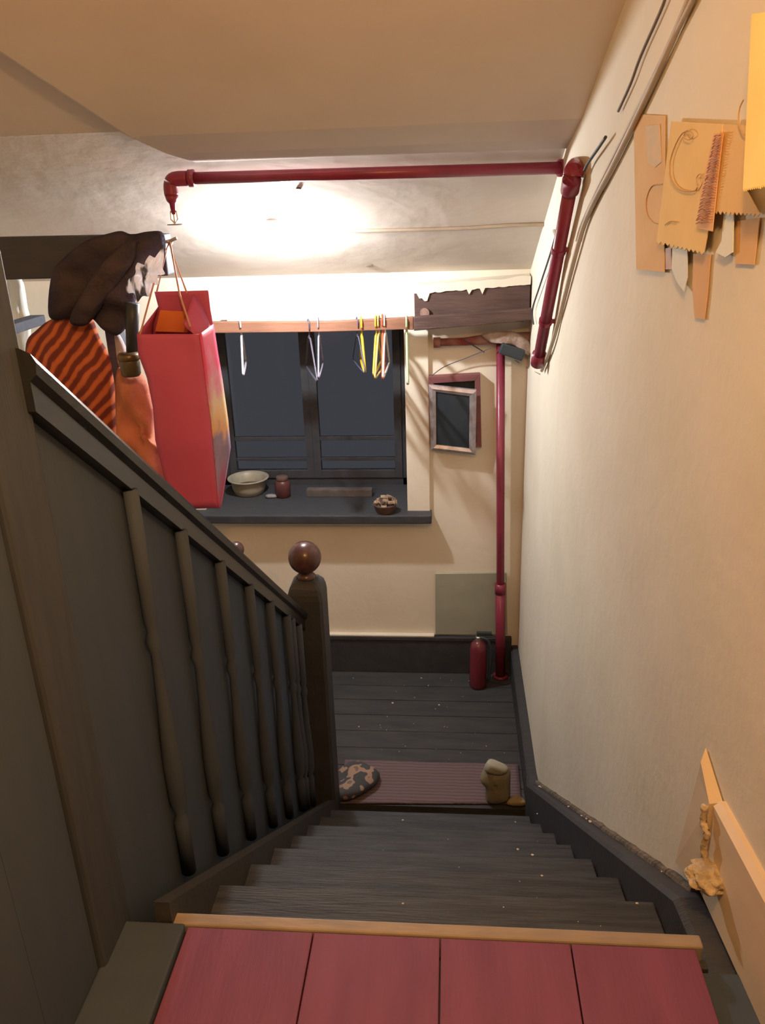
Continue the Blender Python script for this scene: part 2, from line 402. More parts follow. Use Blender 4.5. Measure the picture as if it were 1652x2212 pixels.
# tall post at the head of the stairs and the boarded side of the upper hall
bm = nb(); box(bm, (-.745, 1.015, 1.2), (-.622, 1.138, 2.69)); o_ = obj('stair_post', bm, postw, None, bevel=0.008); tag(o_, 'tall square brown post at the head of the stairs, left edge of view', 'post')
hp = thing('hall_partition', 'dark boarded partition beside the red floor, lower left', 'partition', (-.62, 0, 1.44))
for i in range(9):
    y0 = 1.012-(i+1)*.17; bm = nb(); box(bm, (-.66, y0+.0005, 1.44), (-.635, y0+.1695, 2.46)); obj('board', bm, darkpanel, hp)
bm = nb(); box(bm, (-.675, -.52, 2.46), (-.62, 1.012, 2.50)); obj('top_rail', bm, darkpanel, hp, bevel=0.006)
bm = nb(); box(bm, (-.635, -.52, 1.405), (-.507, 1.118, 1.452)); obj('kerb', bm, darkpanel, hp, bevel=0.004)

# ================================================================== UPPER SKIRTING (right)
cream = mat('cream_gloss_skirting', (0.62,0.50,0.36), (0.70,0.58,0.42), 7, 0.5, (1,.5,1), 0.1, 30, 0.4)
sk = thing('skirting_board', 'cream painted skirting board ending in a jagged point by the stair head', 'skirting board', (.5, 1.0, 1.44))
bm = nb(); alongwall(bm, -2.39, 1.29, 1.445, 1.625, 1.40, 1.632, 0.022); obj('board', bm, cream, sk)
bm = nb()
def wp(y, z, o): return (wallX(y)-o, y, z)
prism(bm, [wp(1.295,1.40,.003), wp(1.295,1.625,.003), wp(1.40,1.672,.003), wp(1.415,1.64,.003), wp(1.425,1.50,.003), wp(1.43,1.36,.003)],
          [wp(1.295,1.40,.030), wp(1.295,1.62,.028), wp(1.375,1.655,.020), wp(1.385,1.62,.018), wp(1.40,1.50,.022), wp(1.41,1.36,.030)])
obj('broken_end', bm, cream, sk)
crumble = mat('crumbled_plaster', (0.34,0.27,0.18), (0.66,0.56,0.40), 30, 0.95, bump=1.0, bscale=60)
bm = nb(); bmesh.ops.create_icosphere(bm, subdivisions=4, radius=1)
for v in bm.verts:
    d = 1+.30*noise.noise(v.co*2.2)+.12*noise.noise(v.co*7)
    v.co = Vector((v.co.x*.040*d, v.co.y*.040*d, v.co.z*.022*d))
pc = onwall(1532, 1893, .035); bmesh.ops.translate(bm, verts=bm.verts, vec=pc)
tag(obj('plaster_lump', bm, crumble, sm=True), 'crumbly lump of pale plaster wedged under the pointed skirting end', 'plaster')
bm = nb(); 
pts = [onwall(x, y, .036) for x, y in ((1522,1740),(1519,1775),(1526,1800),(1520,1830),(1524,1858),(1530,1880))]
tube(bm, smooth(pts, 4), [.007+.004*noise.noise(Vector((i*.7, 0, 0))) for i in range(21)], 8)
tag(obj('plaster_drip', bm, crumble, sm=True), 'knobbly pale filler running up the joint of the pointed skirting end', 'plaster')

# ================================================================== RED PIPES
def flange(bm, p, q, r): tube(bm, [p, q], r, 18)
cp = thing('sprinkler_pipe', 'long red pipe crossing under the ceiling and running down the right wall', 'pipe', onceil(800, 372, .05))
A = onceil(388, 386, .048); B = onceil(1238, 362, .040)
bm = nb(); tube(bm, [A, B], .0215, 18); obj('ceiling_run', bm, redpipe, cp, sm=True)
bm = nb(); tube(bm, smooth([A+Vector((.03,0,0)), A+Vector((-.02,0,-.002)), A+Vector((-.036,0,-.02)), A+Vector((-.038,0,-.055))], 5), .027, 18)
flange(bm, A+Vector((.035,0,0)), A+Vector((.055,0,0)), .031); obj('elbow', bm, redpipe, cp, sm=True)
e = A+Vector((-.038, 0, -.055))
bm = nb(); lathe(bm, [(.026,0),(.020,-.022),(.012,-.03),(.009,-.06),(.006,-.068)], e, 16)
sh = obj('sprinkler_neck', bm, redpipe, cp, sm=True)
bm = nb(); tube(bm, [e+Vector((-.011,0,-.055)), e+Vector((-.013,0,-.085)), e+Vector((0,0,-.10))], .0025, 8); tube(bm, [e+Vector((.011,0,-.055)), e+Vector((.013,0,-.085)), e+Vector((0,0,-.10))], .0025, 8)
tube(bm, [e+Vector((0,0,-.062)), e+Vector((0,0,-.104))], .003, 8)
lathe(bm, [(.028,-.106),(.030,-.104),(.028,-.102)], e, 20); obj('sprinkler_head', bm, metal_m, sh)
wa = onwall(1238, 372, .040); wb = onwall(1163, 775, .040)
bm = nb(); tube(bm, [wa, wb], .0225, 18); obj('wall_run', bm, redpipe, cp, sm=True)
bm = nb(); d = (wb-wa).normalized()
tube(bm, smooth([B+Vector((-.05,0,0)), B, (B+wa)/2+Vector((.01,.01,.01)), wa, wa+d*.07], 5), .030, 18); obj('elbow', bm, redpipe, cp, sm=True)
bm = nb(); tube(bm, [wb-d*.03, wb+d*.03], .030, 18); tube(bm, [wb+d*.03, wb+d*.04], .020, 18); obj('end_cap', bm, redpipe, cp, sm=True)
for s in (.35, .75):
    bm = nb(); m_ = wa+(wb-wa)*s; tube(bm, [m_-d*.01, m_+d*.01], .026, 18); box(bm, (m_.x+.015, m_.y-.008, m_.z-.008), (m_.x+.038, m_.y+.008, m_.z+.008)); obj('clamp', bm, redpipe, cp)

vp = thing('riser_pipe', 'upright red pipe in the back corner with a dusty branch along the wall', 'pipe', (.25, BY-.05, 0))
t1 = atY(1081, 735, BY-.06); b1 = Vector((t1.x+.035, BY-.06, 0.0))
b1 = atY(1081, 1440, BY-.06); b1.z = 0.0
bm = nb(); tube(bm, [t1, b1], .0225, 18); obj('pipe_run', bm, redpipe, vp, sm=True)
bm = nb(); k1 = t1+(b1-t1)*.70; tube(bm, [t1+(b1-t1)*.69, t1+(b1-t1)*.72], .032, 18); tube(bm, [k1, b1], .029, 18); tube(bm, [b1+Vector((0,0,.012)), b1], .045, 18); obj('foot_sleeve', bm, redpipe, vp, sm=True)
bm = nb(); h0 = atY(938, 740, BY-.04); h1 = atY(1150, 733, BY-.06); h1.z = h0.z+.02
tube(bm, [h0, atY(1000, 738, BY-.045), atY(1060, 732, BY-.055), h1], [.020,.020,.028,.030], 16)
tube(bm, [h0+Vector((-.004,0,0)), h0+Vector((.03,0,0))], .027, 16)
obj('branch_run', bm, mat('dusty_red_pipe', (0.20,0.03,0.035), (0.30,0.16,0.13), 12, 0.8, bump=.4), vp, sm=True)
# black gadget and dusty rag lying on the branch pipe
bm = nb(); p0 = atY(1086, 752, BY-.12); p1 = atY(1124, 765, BY-.12)
dx = (p1-p0).normalized(); mt = Matrix.Translation((p0+p1)/2) @ dx.to_track_quat('X', 'Z').to_matrix().to_4x4()
box(bm, (-.062,-.03,-.028), (.062,.03,.028), mt)
tag(obj('black_box', bm, black_pl, bevel=.006), 'small tilted black plastic box jammed in the corner at the red pipe joint', 'box')
bm = pillow([atY(x, y, BY-.10) for x, y in ((1040,722),(1075,716),(1110,716),(1135,730),(1148,750),(1146,772),(1128,755),(1095,742),(1060,740))], .025, folds=.02, seed=3)
tag(obj('dusty_rag', bm, mat('dusty_grey', (0.26,0.18,0.15), (0.36,0.29,0.24), 20, .95, bump=.6), sm=True), 'dusty grey-brown rag lying over the red branch pipe', 'rag')

# ================================================================== BROWN BOX, BAR
bx = thing('wall_cupboard', 'shallow brown wooden cupboard with torn plaster along its top, above the picture', 'cupboard', (.1, BY, 2.2))
q = [atY(*p, BY-.09) for p in ((894,632),(1146,612),(1152,690),(896,700))]
def slab(qs, y0, y1, m, name, par, bev=.004):
    bm = nb(); prism(bm, [(p.x, y0, p.z) for p in qs], [(p.x, y1, p.z) for p in qs]); return obj(name, bm, m, par, bevel=bev)
q[1].x = min(q[1].x, .392); q[2].x = min(q[2].x, .392)
slab(q, BY-.09, BY, brownwood, 'carcass', bx)
bm = nb(); random.seed(8); topL, topR = q[0], q[1]; nn = 44; lo = []; hi = []
for i in range(nn+1):
    s = i/nn; p = topL.lerp(topR, s)
    dz = .004+.012*abs(noise.noise(Vector((s*11, 2, 0))))
    if i in (4,5): dz = .045
    if i in (21,): dz = .030
    if i in (26,): dz = .034
    if 2 <= i <= 3: dz = .03
    lo.append(Vector((p.x, 0, p.z-dz))); hi.append(Vector((p.x, 0, p.z+.035+.012*noise.noise(Vector((s*6, 9, 0))))))
for i in range(nn):
    prism(bm, [(v.x, BY-.098, v.z) for v in (lo[i], lo[i+1], hi[i+1], hi[i])], [(v.x, BY-.086, v.z) for v in (lo[i], lo[i+1], hi[i+1], hi[i])])
bmesh.ops.remove_doubles(bm, verts=bm.verts, dist=.00001)
prism(bm, [(topL.x+.01, BY-.09, topL.z+.002), (topR.x, BY-.09, topR.z+.002), (topR.x, BY-.085, topR.z+.03), (topL.x+.01, BY-.085, topL.z+.03)],
          [(topL.x+.01, BY, topL.z+.002), (topR.x, BY, topR.z+.002), (topR.x, BY, topR.z+.04), (topL.x+.01, BY, topL.z+.04)])
obj('torn_plaster', bm, plaster, bx)
bm = nb(); kn = atY(917, 676, BY-.10); tube(bm, [kn+Vector((0,.02,0)), kn+Vector((0,-.005,0))], .024, 16); obj('paint_spot', bm, mat('peeled_spot', (0.30,0.20,0.16), (0.2,0.12,0.1), 30), bx)

br = thing('hanging_rail', 'long reddish wooden rail across the window top, carrying the clothes hangers', 'rail', (-.4, 4.13, 2.15))
RY = 4.12
bp = [((452,696),(452,720)), ((703,695),(703,717)), ((868,687),(868,712)), ((893,685),(893,713))]
bm = nb(); rings = []
for (a, b) in bp:
    pa, pb = atY(*a, RY-.02), atY(*b, RY-.02)
    rings.append([bm.verts.new(v) for v in ((pa.x, RY-.02, pa.z), (pa.x, RY+.02, pa.z), (pb.x, RY+.02, pb.z), (pb.x, RY-.02, pb.z))])
for a, b in zip(rings, rings[1:]):
    for k in range(4): bm.faces.new((a[k], a[(k+1)%4], b[(k+1)%4], b[k]))
bm.faces.new(rings[0]); bm.faces.new(rings[-1]); obj('rail_board', bm, barwood, br, bevel=.004)
bm = nb(); pr = [((893,686),(893,715)), ((1020,677),(1020,704)), ((1156,667),(1156,692))]; rings = []
for (a, b) in pr:
    pa, pb = atY(*a, RY-.03), atY(*b, RY-.03); x = min(pa.x, .395)
    rings.append([bm.verts.new(v) for v in ((x, RY-.03, pa.z), (x, RY+.03, pa.z), (x, RY+.03, pb.z), (x, RY-.03, pb.z))])
for a, b in zip(rings, rings[1:]):
    for k in range(4): bm.faces.new((a[k], a[(k+1)%4], b[(k+1)%4], b[k]))
bm.faces.new(rings[0]); bm.faces.new(rings[-1]); obj('rail_end_beam', bm, brownwood, br, bevel=.004)
bm = nb(); box(bm, (atY(452,700,RY).x+.02, RY+.02, 2.115), (atY(452,700,RY).x+.05, BY, 2.14)); obj('bracket', bm, brownwood, br); bm = nb(); box(bm, (.32, RY+.03, 2.12), (.36, BY-.09, 2.15)); obj('bracket', bm, brownwood, br)

# ================================================================== CLOTHES HANGERS
def hanger(px, col, label, yaw=90, h=.17, w=.36, m=None, rr=.0042, bottom=True, drop=0.0, tilt=0):
    """wire-plastic hanger hooked over the rail; yaw 90 = seen edge-on"""
    p = atY(px, 697, RY); zb = p.z+.006+drop
    yaw = 90+math.degrees(math.atan(-p.x/RY))+(yaw-88)*.8; h += .035
    m = m or mat('hanger_plastic', col, rough=.4, spec=.4)
    t = thing('clothes_hanger', label, 'hanger', (p.x, RY, zb), 'clothes hangers on the rail')
    t.rotation_euler = (0, math.radians(tilt), math.radians(yaw)); bpy.context.view_layer.update()
    M = t.matrix_world.copy()
    r0 = .026
    hook = [Vector((r0*math.cos(a)*1.0, 0, -.004+r0*math.sin(a))) for a in [math.radians(d) for d in range(200, -31, -20)]]
    hook = [Vector((-v.x, 0, v.z)) for v in hook]
    neck = Vector((0, 0, -.075))
    hook = [Vector((-.024,0,-.03))] + [Vector((r0*math.cos(math.radians(d)), 0, r0*math.sin(math.radians(d))-.005)) for d in range(180, -61, -20)] + [Vector((.004,0,-.045)), neck]
    bm = nb(); tube(bm, [M @ v for v in smooth(hook, 3)], rr*.8, 8); obj('hook', bm, m, t, sm=True)
    zl = -.075-h*.72
    body = [neck, Vector((w*.12,0,-.083)), Vector((w*.42, 0, zl+.03)), Vector((w*.5, 0, zl)), Vector((w*.47, 0, zl-.018)), Vector((0, 0, zl-.022)), Vector((-w*.47, 0, zl-.018)), Vector((-w*.5, 0, zl)), Vector((-w*.42,0,zl+.03)), Vector((-w*.12,0,-.083)), neck]
    bm = nb(); tube(bm, [M @ v for v in smooth(body, 4)], rr, 8); obj('shoulder_bar', bm, m, t, sm=True)
    return t
hanger(519, (0.34,0.33,0.40), 'white plastic hanger hanging alone near the left end of the rail', 84, .17, .36, rr=.006)
hanger(666, (0.06,0.055,0.08), 'dim dark grey hanger just left of the lilac one', 97, .19, .40, rr=.005, drop=-.01)
hanger(687, (0.28,0.25,0.35), 'lilac hanger twisted open into a thin loop, mid rail', 83, .18, .38, rr=.0045)
hanger(771, (0.06,0.065,0.13), 'thin dark blue hanger left of the yellow hangers', 99, .15, .36, rr=.0032)
hanger(780, (0.50,0.35,0.03), 'thick yellow hanger set apart from the bunch, right of the dark blue one', 92, .15, .32, rr=.007)
hanger(812, (0.50,0.36,0.05), 'yellow hanger at the left of the tight bunch', 80, .17, .36, rr=.006, drop=.006)
hanger(818, (0.55,0.45,0.15), 'pale yellow hanger inside the tight bunch', 78, .19, .38, rr=.0055, drop=.008)
hanger(826, (0.60,0.09,0.035), 'orange-red hanger at the front of the tight bunch', 85, .20, .38, rr=.0055, drop=.012)
hanger(831, (0.55,0.52,0.50), 'white hanger just right of the orange-red one', 82, .19, .38, rr=.0055, drop=.01)
hanger(878, (0.34,0.44,0.28), 'wide pale green hanger at the right, beside the plaster band', 88, .22, .40, rr=.007, drop=.004)

# ================================================================== PICTURE + BOX FRAME
bf = thing('wooden_box_frame', 'shallow red-brown wooden box frame on the wall behind the silver picture frame', 'frame', (0, BY, 1.6))
q = [atY(*p, BY-.05) for p in ((925,814),(1037,808),(1040,966),(930,968))]
cx_ = sum((p.x for p in q))/4; cz_ = sum((p.z for p in q))/4
def frame(qs, inner, y0, y1, m, name, par):
    bm = nb(); n = 4
    for i in range(4):
        a, b, c, d_ = qs[i], qs[(i+1)%4], inner[(i+1)%4], inner[i]
        prism(bm, [(p.x, y0, p.z) for p in (a, b, c, d_)], [(p.x, y1, p.z) for p in (a, b, c, d_)])
    return obj(name, bm, m, par, bevel=.002)
qi = [Vector((p.x+(.028 if p.x < cx_ else -.028), 0, p.z+(.028 if p.z < cz_ else -.036))) for p in q]
frame(q, qi, BY-.05, BY-.001, redwood, 'surround', bf)
slab(qi, BY-.015, BY-.001, black_pl, 'back_board', bf, 0)
pf = thing('picture_frame', 'silver picture frame with a dark picture, tilted forward on its wires', 'picture', (0, BY-.08, 1.58))
q = [atY(*p, dd) for p, dd in (((926,832),BY-.10),((1029,843),BY-.10),((1027,983),BY-.06),((931,972),BY-.06))]
qi = [atY(*p, dd) for p, dd in (((941,846),BY-.098),((1014,856),BY-.098),((1013,969),BY-.062),((942,961),BY-.062))]
bm = nb(); nrm = (q[1]-q[0]).cross(q[3]-q[0]).normalized(); nrm = nrm if nrm.y > 0 else -nrm
for i in range(4):
    a, b, c, d_ = q[i], q[(i+1)%4], qi[(i+1)%4], qi[i]
    m0 = [a, b, (b+c)/2-nrm*.008, (a+d_)/2-nrm*.008]; m1_ = [(a+d_)/2-nrm*.008, (b+c)/2-nrm*.008, c, d_]
    prism(bm, m0, [v+nrm*.018 for v in (a, b, (b+c)/2, (a+d_)/2)]); prism(bm, m1_, [v+nrm*.018 for v in ((a+d_)/2, (b+c)/2, c, d_)])
obj('frame_moulding', bm, silver, pf)
bm = nb(); prism(bm, [v+nrm*.006 for v in qi], [v+nrm*.014 for v in qi]); obj('picture_panel', bm, blackglass, pf)
bm = nb(); tube(bm, smooth([atY(932,812,BY-.05), atY(960,792,BY-.04), atY(1010,772,BY-.05), atY(1060,752,BY-.10)], 5), .0024, 6)
tag(obj('hanging_wire', bm, cable_m), 'thin dark wire rising from the box frame to the corner pipe', 'wire')
bm = nb(); tube(bm, smooth([atY(1002,734,BY-.085), atY(1020,745,BY-.07), atY(1046,761,BY-.07)], 5), .0032, 6)
tag(obj('hanging_wire', bm, cable_m), 'short black wire dropping from the dusty branch pipe to the long wire', 'wire')
bm = nb(); tube(bm, smooth([atY(1112,778,BY-.03), atY(1140,795,BY-.02), onwall(1165,808,.004)], 5), .0018, 6)
tag(obj('hanging_wire', bm, cordb), 'thin brown wire under the end of the wall pipe in the corner', 'wire')
# grey-green panel leaning flat on the wall
q = [atY(*p, BY-.015) for p in ((940,1240),(1094,1238),(1096,1371),(940,1371))]
slab(q, BY-.014, BY-.001, greypatch, 'wall_panel', None, .002); tag(bpy.data.objects['wall_panel'], 'grey-green square panel low on the back wall behind the red pipe', 'panel')

# ================================================================== CABLES
def cable(pts, r, m, label, n=5):
    bm = nb(); tube(bm, smooth(pts, n), r, 8); return tag(obj('cable', bm, m, sm=True), label, 'cable')
cable([onwall(x, y, .012) for x, y in ((1505,-60),(1478,25),(1400,200),(1330,345),(1268,468),(1240,560),(1196,730),(1170,800))], .008, cable_g, 'painted cable running down the right wall just under the ceiling edge')
cable([onwall(x, y, .010) for x, y in ((1445,-40),(1432,10),(1384,120),(1362,180),(1335,240))], .0038, cordb, 'black cable high on the right wall near the ceiling edge')
cable([onwall(x, y, .012) for x, y in ((1540,-90),(1496,0),(1440,110),(1340,310),(1300,390),(1258,480),(1246,520))], .006, cable_g, 'lowest of the pale cables sloping down the right wall')
cable([onwall(x, y, .02) for x, y in ((1308,296),(1292,320),(1270,352),(1262,368))], .0045, cable_m, 'short black cable curling down to the red pipe elbow at the ceiling')
cable([onwall(x, y, .016) for x, y in ((1216,470),(1200,510),(1188,550),(1165,620),(1150,668),(1152,700))], .004, cable_m, 'thin black wire hanging behind the sloping red wall pipe')
cable([onceil(x, y, .008) for x, y in ((720,500),(860,497),(1000,493),(1100,487),(1175,485),(1192,492))]+[onwall(x, y, .02) for x, y in ((1200,505),(1206,520))], .008, cable_g, 'pale surface cable crossing the ceiling from the bulb to the red pipe', 5)

for (x, y), (a_, b_), lab in (((645,407),(.010,.007),'small dark flake of peeled paint on the ceiling near the red pipe'), ((796,574),(.022,.012),'dark chip in the plaster at the top edge of the back wall')):
    bm = nb(); bmesh.ops.create_icosphere(bm, subdivisions=3, radius=1); p = onceil(x, y, .001)
    for v in bm.verts: v.co = Vector((v.co.x*a_, v.co.y*b_*1.6, v.co.z*.004))*(1+.5*noise.noise(v.co*2.3+Vector((x, 0, 0))))+p
    tag(obj('peeled_flake', bm, cordb, sm=True), lab, 'flake')
# ================================================================== CEILING BULB
bl = thing('ceiling_bulb', 'glowing bulb in a small holder under the landing ceiling', 'lamp', (0,0,0))
LB = atY(592, 528, 3.66); LB.z = ceilz(LB.y)-.033; bl.location = LB; bpy.context.view_layer.update()
em, nt, pb = mk('bulb_glow'); nt.nodes.remove(pb); e_ = N(nt, 'ShaderNodeEmission'); e_.inputs[0].default_value = (0.97, 0.96, 0.95, 1); e_.inputs[1].default_value = COOL_BULB; nt.links.new(e_.outputs[0], nt.nodes['Material Output'].inputs[0])
bm = nb(); bmesh.ops.create_uvsphere(bm, u_segments=24, v_segments=14, radius=.030); bmesh.ops.translate(bm, verts=bm.verts, vec=LB+Vector((0,0,-.02))); obj('bulb', bm, em, bl, sm=True)
zc = ceilz(LB.y)
bm = nb(); lathe(bm, [(.014, LB.z+.004), (.018, LB.z+.010), (.020, zc-.012), (.028, zc-.010), (.030, zc+.02)], (LB.x, LB.y, 0), 20); obj('holder', bm, whitem, bl, sm=True)
# upstairs lamp the warm light comes from (out of frame, above)
ul = thing('hall_lamp', 'warm glass globe lamp hanging over the upper hall', 'lamp', WARM_POS)
bm = nb(); lathe(bm, [(.003, WARM_POS[2]+.09), (.003, 4.03), (.04, 4.035), (.04, 4.06)], (WARM_POS[0], WARM_POS[1], 0), 16); obj('cord', bm, whitem, ul)
bm = nb(); lathe(bm, [(.02, WARM_POS[2]+.078), (.026, WARM_POS[2]+.10), (.02, WARM_POS[2]+.13)], (WARM_POS[0], WARM_POS[1], 0), 16); obj('holder', bm, black_pl, ul)

# ================================================================== SILL OBJECTS
def onsill(x, y): return atZ(x, y, 1.0625)
bz = thing('enamel_basin', 'cream enamel basin with a rolled rim standing on the window sill', 'basin', onsill(532, 1068))
bc = onsill(532, 1075)+Vector((0,.085,0)); rb = .118
bm = nb(); lathe(bm, [(.078, .0), (.088, .004), (.100, .04), (.106, .085), (.118, .092), (.122, .098), (.116, .101), (.104, .094), (.098, .05), (.082, .012), (.02, .008)], bc, 40); enam = mat('cream_enamel', (0.26,0.245,0.19), (0.34,0.32,0.25), 10, 0.4, spec=0.4); obj('bowl', bm, enam, bz, sm=True)
bm = nb(); tube(bm, [bc+Vector((.121*math.cos(a), .121*math.sin(a), .098)) for a in [2*PI*k/40 for k in range(41)]], .0045, 8, False); obj('rim', bm, enam, bz, sm=True)
bm = nb(); lathe(bm, [(.02,.03),(.09,.032),(.085,.045),(.05,.05),(.01,.052)], bc, 24); obj('contents', bm, mat('dark_contents', (0.08,0.07,0.055), (0.14,0.11,0.08), 30, .8), bz)
jp = onsill(612, 1072)
jr = thing('dark_jar', 'dim dark-red jar on the sill to the right of the basin', 'jar', jp)
bm = nb(); lathe(bm, [(.040,0),(.046,.006),(.047,.085),(.036,.10),(.030,.105)], jp, 24); obj('jar_body', bm, mat('dark_red_glass', (0.07,0.028,0.028), (0.10,0.03,0.03), 8, .35), jr, sm=True)
bm = nb(); lathe(bm, [(.034,.104),(.035,.108),(.035,.125),(.031,.128)], jp, 24); obj('lid', bm, brownwood, jr, sm=True)
bm = nb(); a = onsill(662, 1074); b = onsill(804, 1072); box(bm, (a.x, a.y, 1.0625), (b.x, a.y+.05, 1.108))
tag(obj('cardboard_box', bm, mat('dull_card', (0.08,0.07,0.066), (0.11,0.092,0.085), 20, .9), bevel=.003), 'long low brownish carton lying on the sill against the window', 'carton')
p = onsill(586, 1075); bm = nb(); bmesh.ops.create_icosphere(bm, subdivisions=3, radius=1)
for v in bm.verts: v.co = Vector((v.co.x*.035, v.co.y*.02, max(v.co.z,-.6)*.014))*(1+.3*noise.noise(v.co*3))+Vector((p.x, p.y, 1.0715))
tag(obj('crumpled_foil', bm, mat('grey_scrap', (0.20,0.20,0.22)), sm=True), 'small grey crumpled scrap beside the basin on the sill', 'scrap')
# small pot heaped with shells / dried peel
pt = thing('heaped_pot', 'small brown pot heaped with pale dried peel at the right end of the sill', 'pot', onsill(832, 1108))
pc = onsill(832, 1106)
bm = nb(); lathe(bm, [(.045,0.0),(.050,.004),(.066,.048),(.068,.055),(.060,.052),(.040,.02)], pc, 28); obj('pot_body', bm, mat('brown_clay', (0.09,0.055,0.048), (0.12,0.075,0.06), 10), pt, sm=True)
random.seed(11)
peel = mat('dried_peel', (0.20,0.13,0.085), (0.36,0.28,0.20), 18, .8, bump=.5)
bm = nb()
for i in range(34):
    a = random.uniform(0, 2*PI); r = .056*math.sqrt(random.random()); c = pc+Vector((r*math.cos(a), r*math.sin(a), .052+.035*(1-(r/.06)**2)))
    mt = Matrix.Translation(c) @ Matrix.Rotation(random.uniform(0,PI), 4, 'X') @ Matrix.Rotation(random.uniform(0,PI), 4, 'Y')
    ring = []
    for u in range(7):
        for w_ in range(3):
            ang = -1+2*u/6; ring.append(bm.verts.new(mt @ Vector((.017*math.sin(ang*1.2), (w_-1)*.009, .012*math.cos(ang*1.2)+.002*noise.noise(Vector((u, w_, i)))))))
    for u in range(6):
        for w_ in range(2): bm.faces.new((ring[u*3+w_], ring[u*3+w_+1], ring[u*3+w_+4], ring[u*3+w_+3]))
hp_ = obj('peel_heap', bm, peel, pt, sm=True); hp_['kind'] = 'stuff'
so = hp_.modifiers.new('t', 'SOLIDIFY'); so.thickness = .002

# ================================================================== FIRE EXTINGUISHER
fp = atZ(1032, 1482, 0.0)
fx = thing('fire_extinguisher', 'small red fire extinguisher on the landing floor in the back corner', 'fire extinguisher', fp)
bm = nb(); lathe(bm, [(.040,.0),(.048,.006),(.050,.02),(.050,.255),(.044,.285),(.028,.305),(.018,.312)], fp, 28)
obj('cylinder', bm, mat('extinguisher_red', (0.11,0.018,0.030), (0.15,0.022,0.036), 6, .3, spec=.5), fx, sm=True)
bm = nb(); lathe(bm, [(.016,.312),(.018,.335),(.012,.34)], fp, 16); vv = obj('valve', bm, metal_m, fx)
bm = nb(); box(bm, (fp.x-.012, fp.y-.01, .335), (fp.x+.085, fp.y+.01, .345)); box(bm, (fp.x-.012, fp.y-.01, .356), (fp.x+.075, fp.y+.01, .366)); obj('lever', bm, black_pl, vv, bevel=.002)
bm = nb(); tube(bm, smooth([fp+Vector((.01,-.01,.335)), fp+Vector((.05,-.02,.325)), fp+Vector((.072,-.02,.25)), fp+Vector((.066,-.02,.12)), fp+Vector((.060,-.02,.06))], 5), [.008]*17+[.010]*4, 8); obj('hose', bm, black_pl, fx, sm=True)

# ================================================================== MAT AND THINGS ON THE LANDING
bm = nb(); c4 = [atZ(x, y, .002) for x, y in ((735,1737),(1126,1738),(1119,1653),(745,1643))]
nx, ny = 40, 14; g = [[None]*(ny+1) for _ in range(nx+1)]; h = [[None]*(ny+1) for _ in range(nx+1)]
for i in range(nx+1):
    for j in range(ny+1):
        p = c4[0].lerp(c4[1], i/nx).lerp(c4[3].lerp(c4[2], i/nx), j/ny)
        z = .006+.003*noise.noise(Vector((p.x*6, p.y*6, 0)))
        g[i][j] = bm.verts.new((p.x, p.y, z+.004)); h[i][j] = bm.verts.new((p.x, p.y, .002))
for i in range(nx):
    for j in range(ny): bm.faces.new((g[i][j], g[i+1][j], g[i+1][j+1], g[i][j+1])); bm.faces.new((h[i][j], h[i+1][j], h[i+1][j+1], h[i][j+1]))
for i in range(nx): bm.faces.new((g[i][0], g[i+1][0], h[i+1][0], h[i][0])); bm.faces.new((g[i][ny], g[i+1][ny], h[i+1][ny], h[i][ny]))
for j in range(ny): bm.faces.new((g[0][j], g[0][j+1], h[0][j+1], h[0][j])); bm.faces.new((g[nx][j], g[nx][j+1], h[nx][j+1], h[nx][j]))
ma = obj('door_mat', bm, stripes('mat_stripes', [(0,(.10,.07,.08)),(.35,(.15,.11,.125)),(.5,(.09,.06,.07)),(.75,(.20,.16,.17)),(1,(.12,.085,.095))], (0,0,PI/2), 14, 2.0), sm=True)
tag(ma, 'dull pink striped woven mat on the landing at the foot of the stairs', 'mat')
def floorpil(pxs, z, d, folds, m, name, label, cat, seed, z2=None, fs=(14,14,14)):
    o = [atZ(x, y, z) for x, y in pxs]
    bm = pillow(o, d, folds=folds, seed=seed, axis=Vector((0,-.35,.94)), fscale=fs)
    for v in bm.verts: v.co.z = max(v.co.z, .008)
    return tag(obj(name, bm, m, sm=True), label, cat)
camo, nt, pb = mk('mottled_cloth'); tc = N(nt, 'ShaderNodeTexCoord'); vo = N(nt, 'ShaderNodeTexNoise'); vo.inputs['Scale'].default_value = 17; vo.inputs['Detail'].default_value = 1
nt.links.new(tc.outputs['Object'], vo.inputs['Vector']); cr = N(nt, 'ShaderNodeValToRGB'); cr.color_ramp.interpolation = 'CONSTANT'
cr.color_ramp.elements[0].color = (.045,.048,.056,1); cr.color_ramp.elements[1].position = .53; cr.color_ramp.elements[1].color = (.27,.18,.135,1)
e2 = cr.color_ramp.elements.new(.66); e2.color = (.13,.10,.09,1)
nt.links.new(vo.outputs['Fac'], cr.inputs[0]); nt.links.new(cr.outputs[0], pb.inputs['Base Color']); pb.inputs['Roughness'].default_value = .95
floorpil([(726,1672),(745,1652),(775,1645),(800,1655),(820,1668),(815,1690),(795,1705),(775,1718),(750,1728),(728,1725),(724,1700)], .045, .045, .035, camo, 'crumpled_cloth', 'crumpled black and tan patterned cloth on the left end of the striped mat', 'cloth', 5)
pale = mat('pale_yellowish_plastic', (0.22,0.20,0.135), (0.31,0.28,0.19), 14, .6, bump=.4, bscale=20)
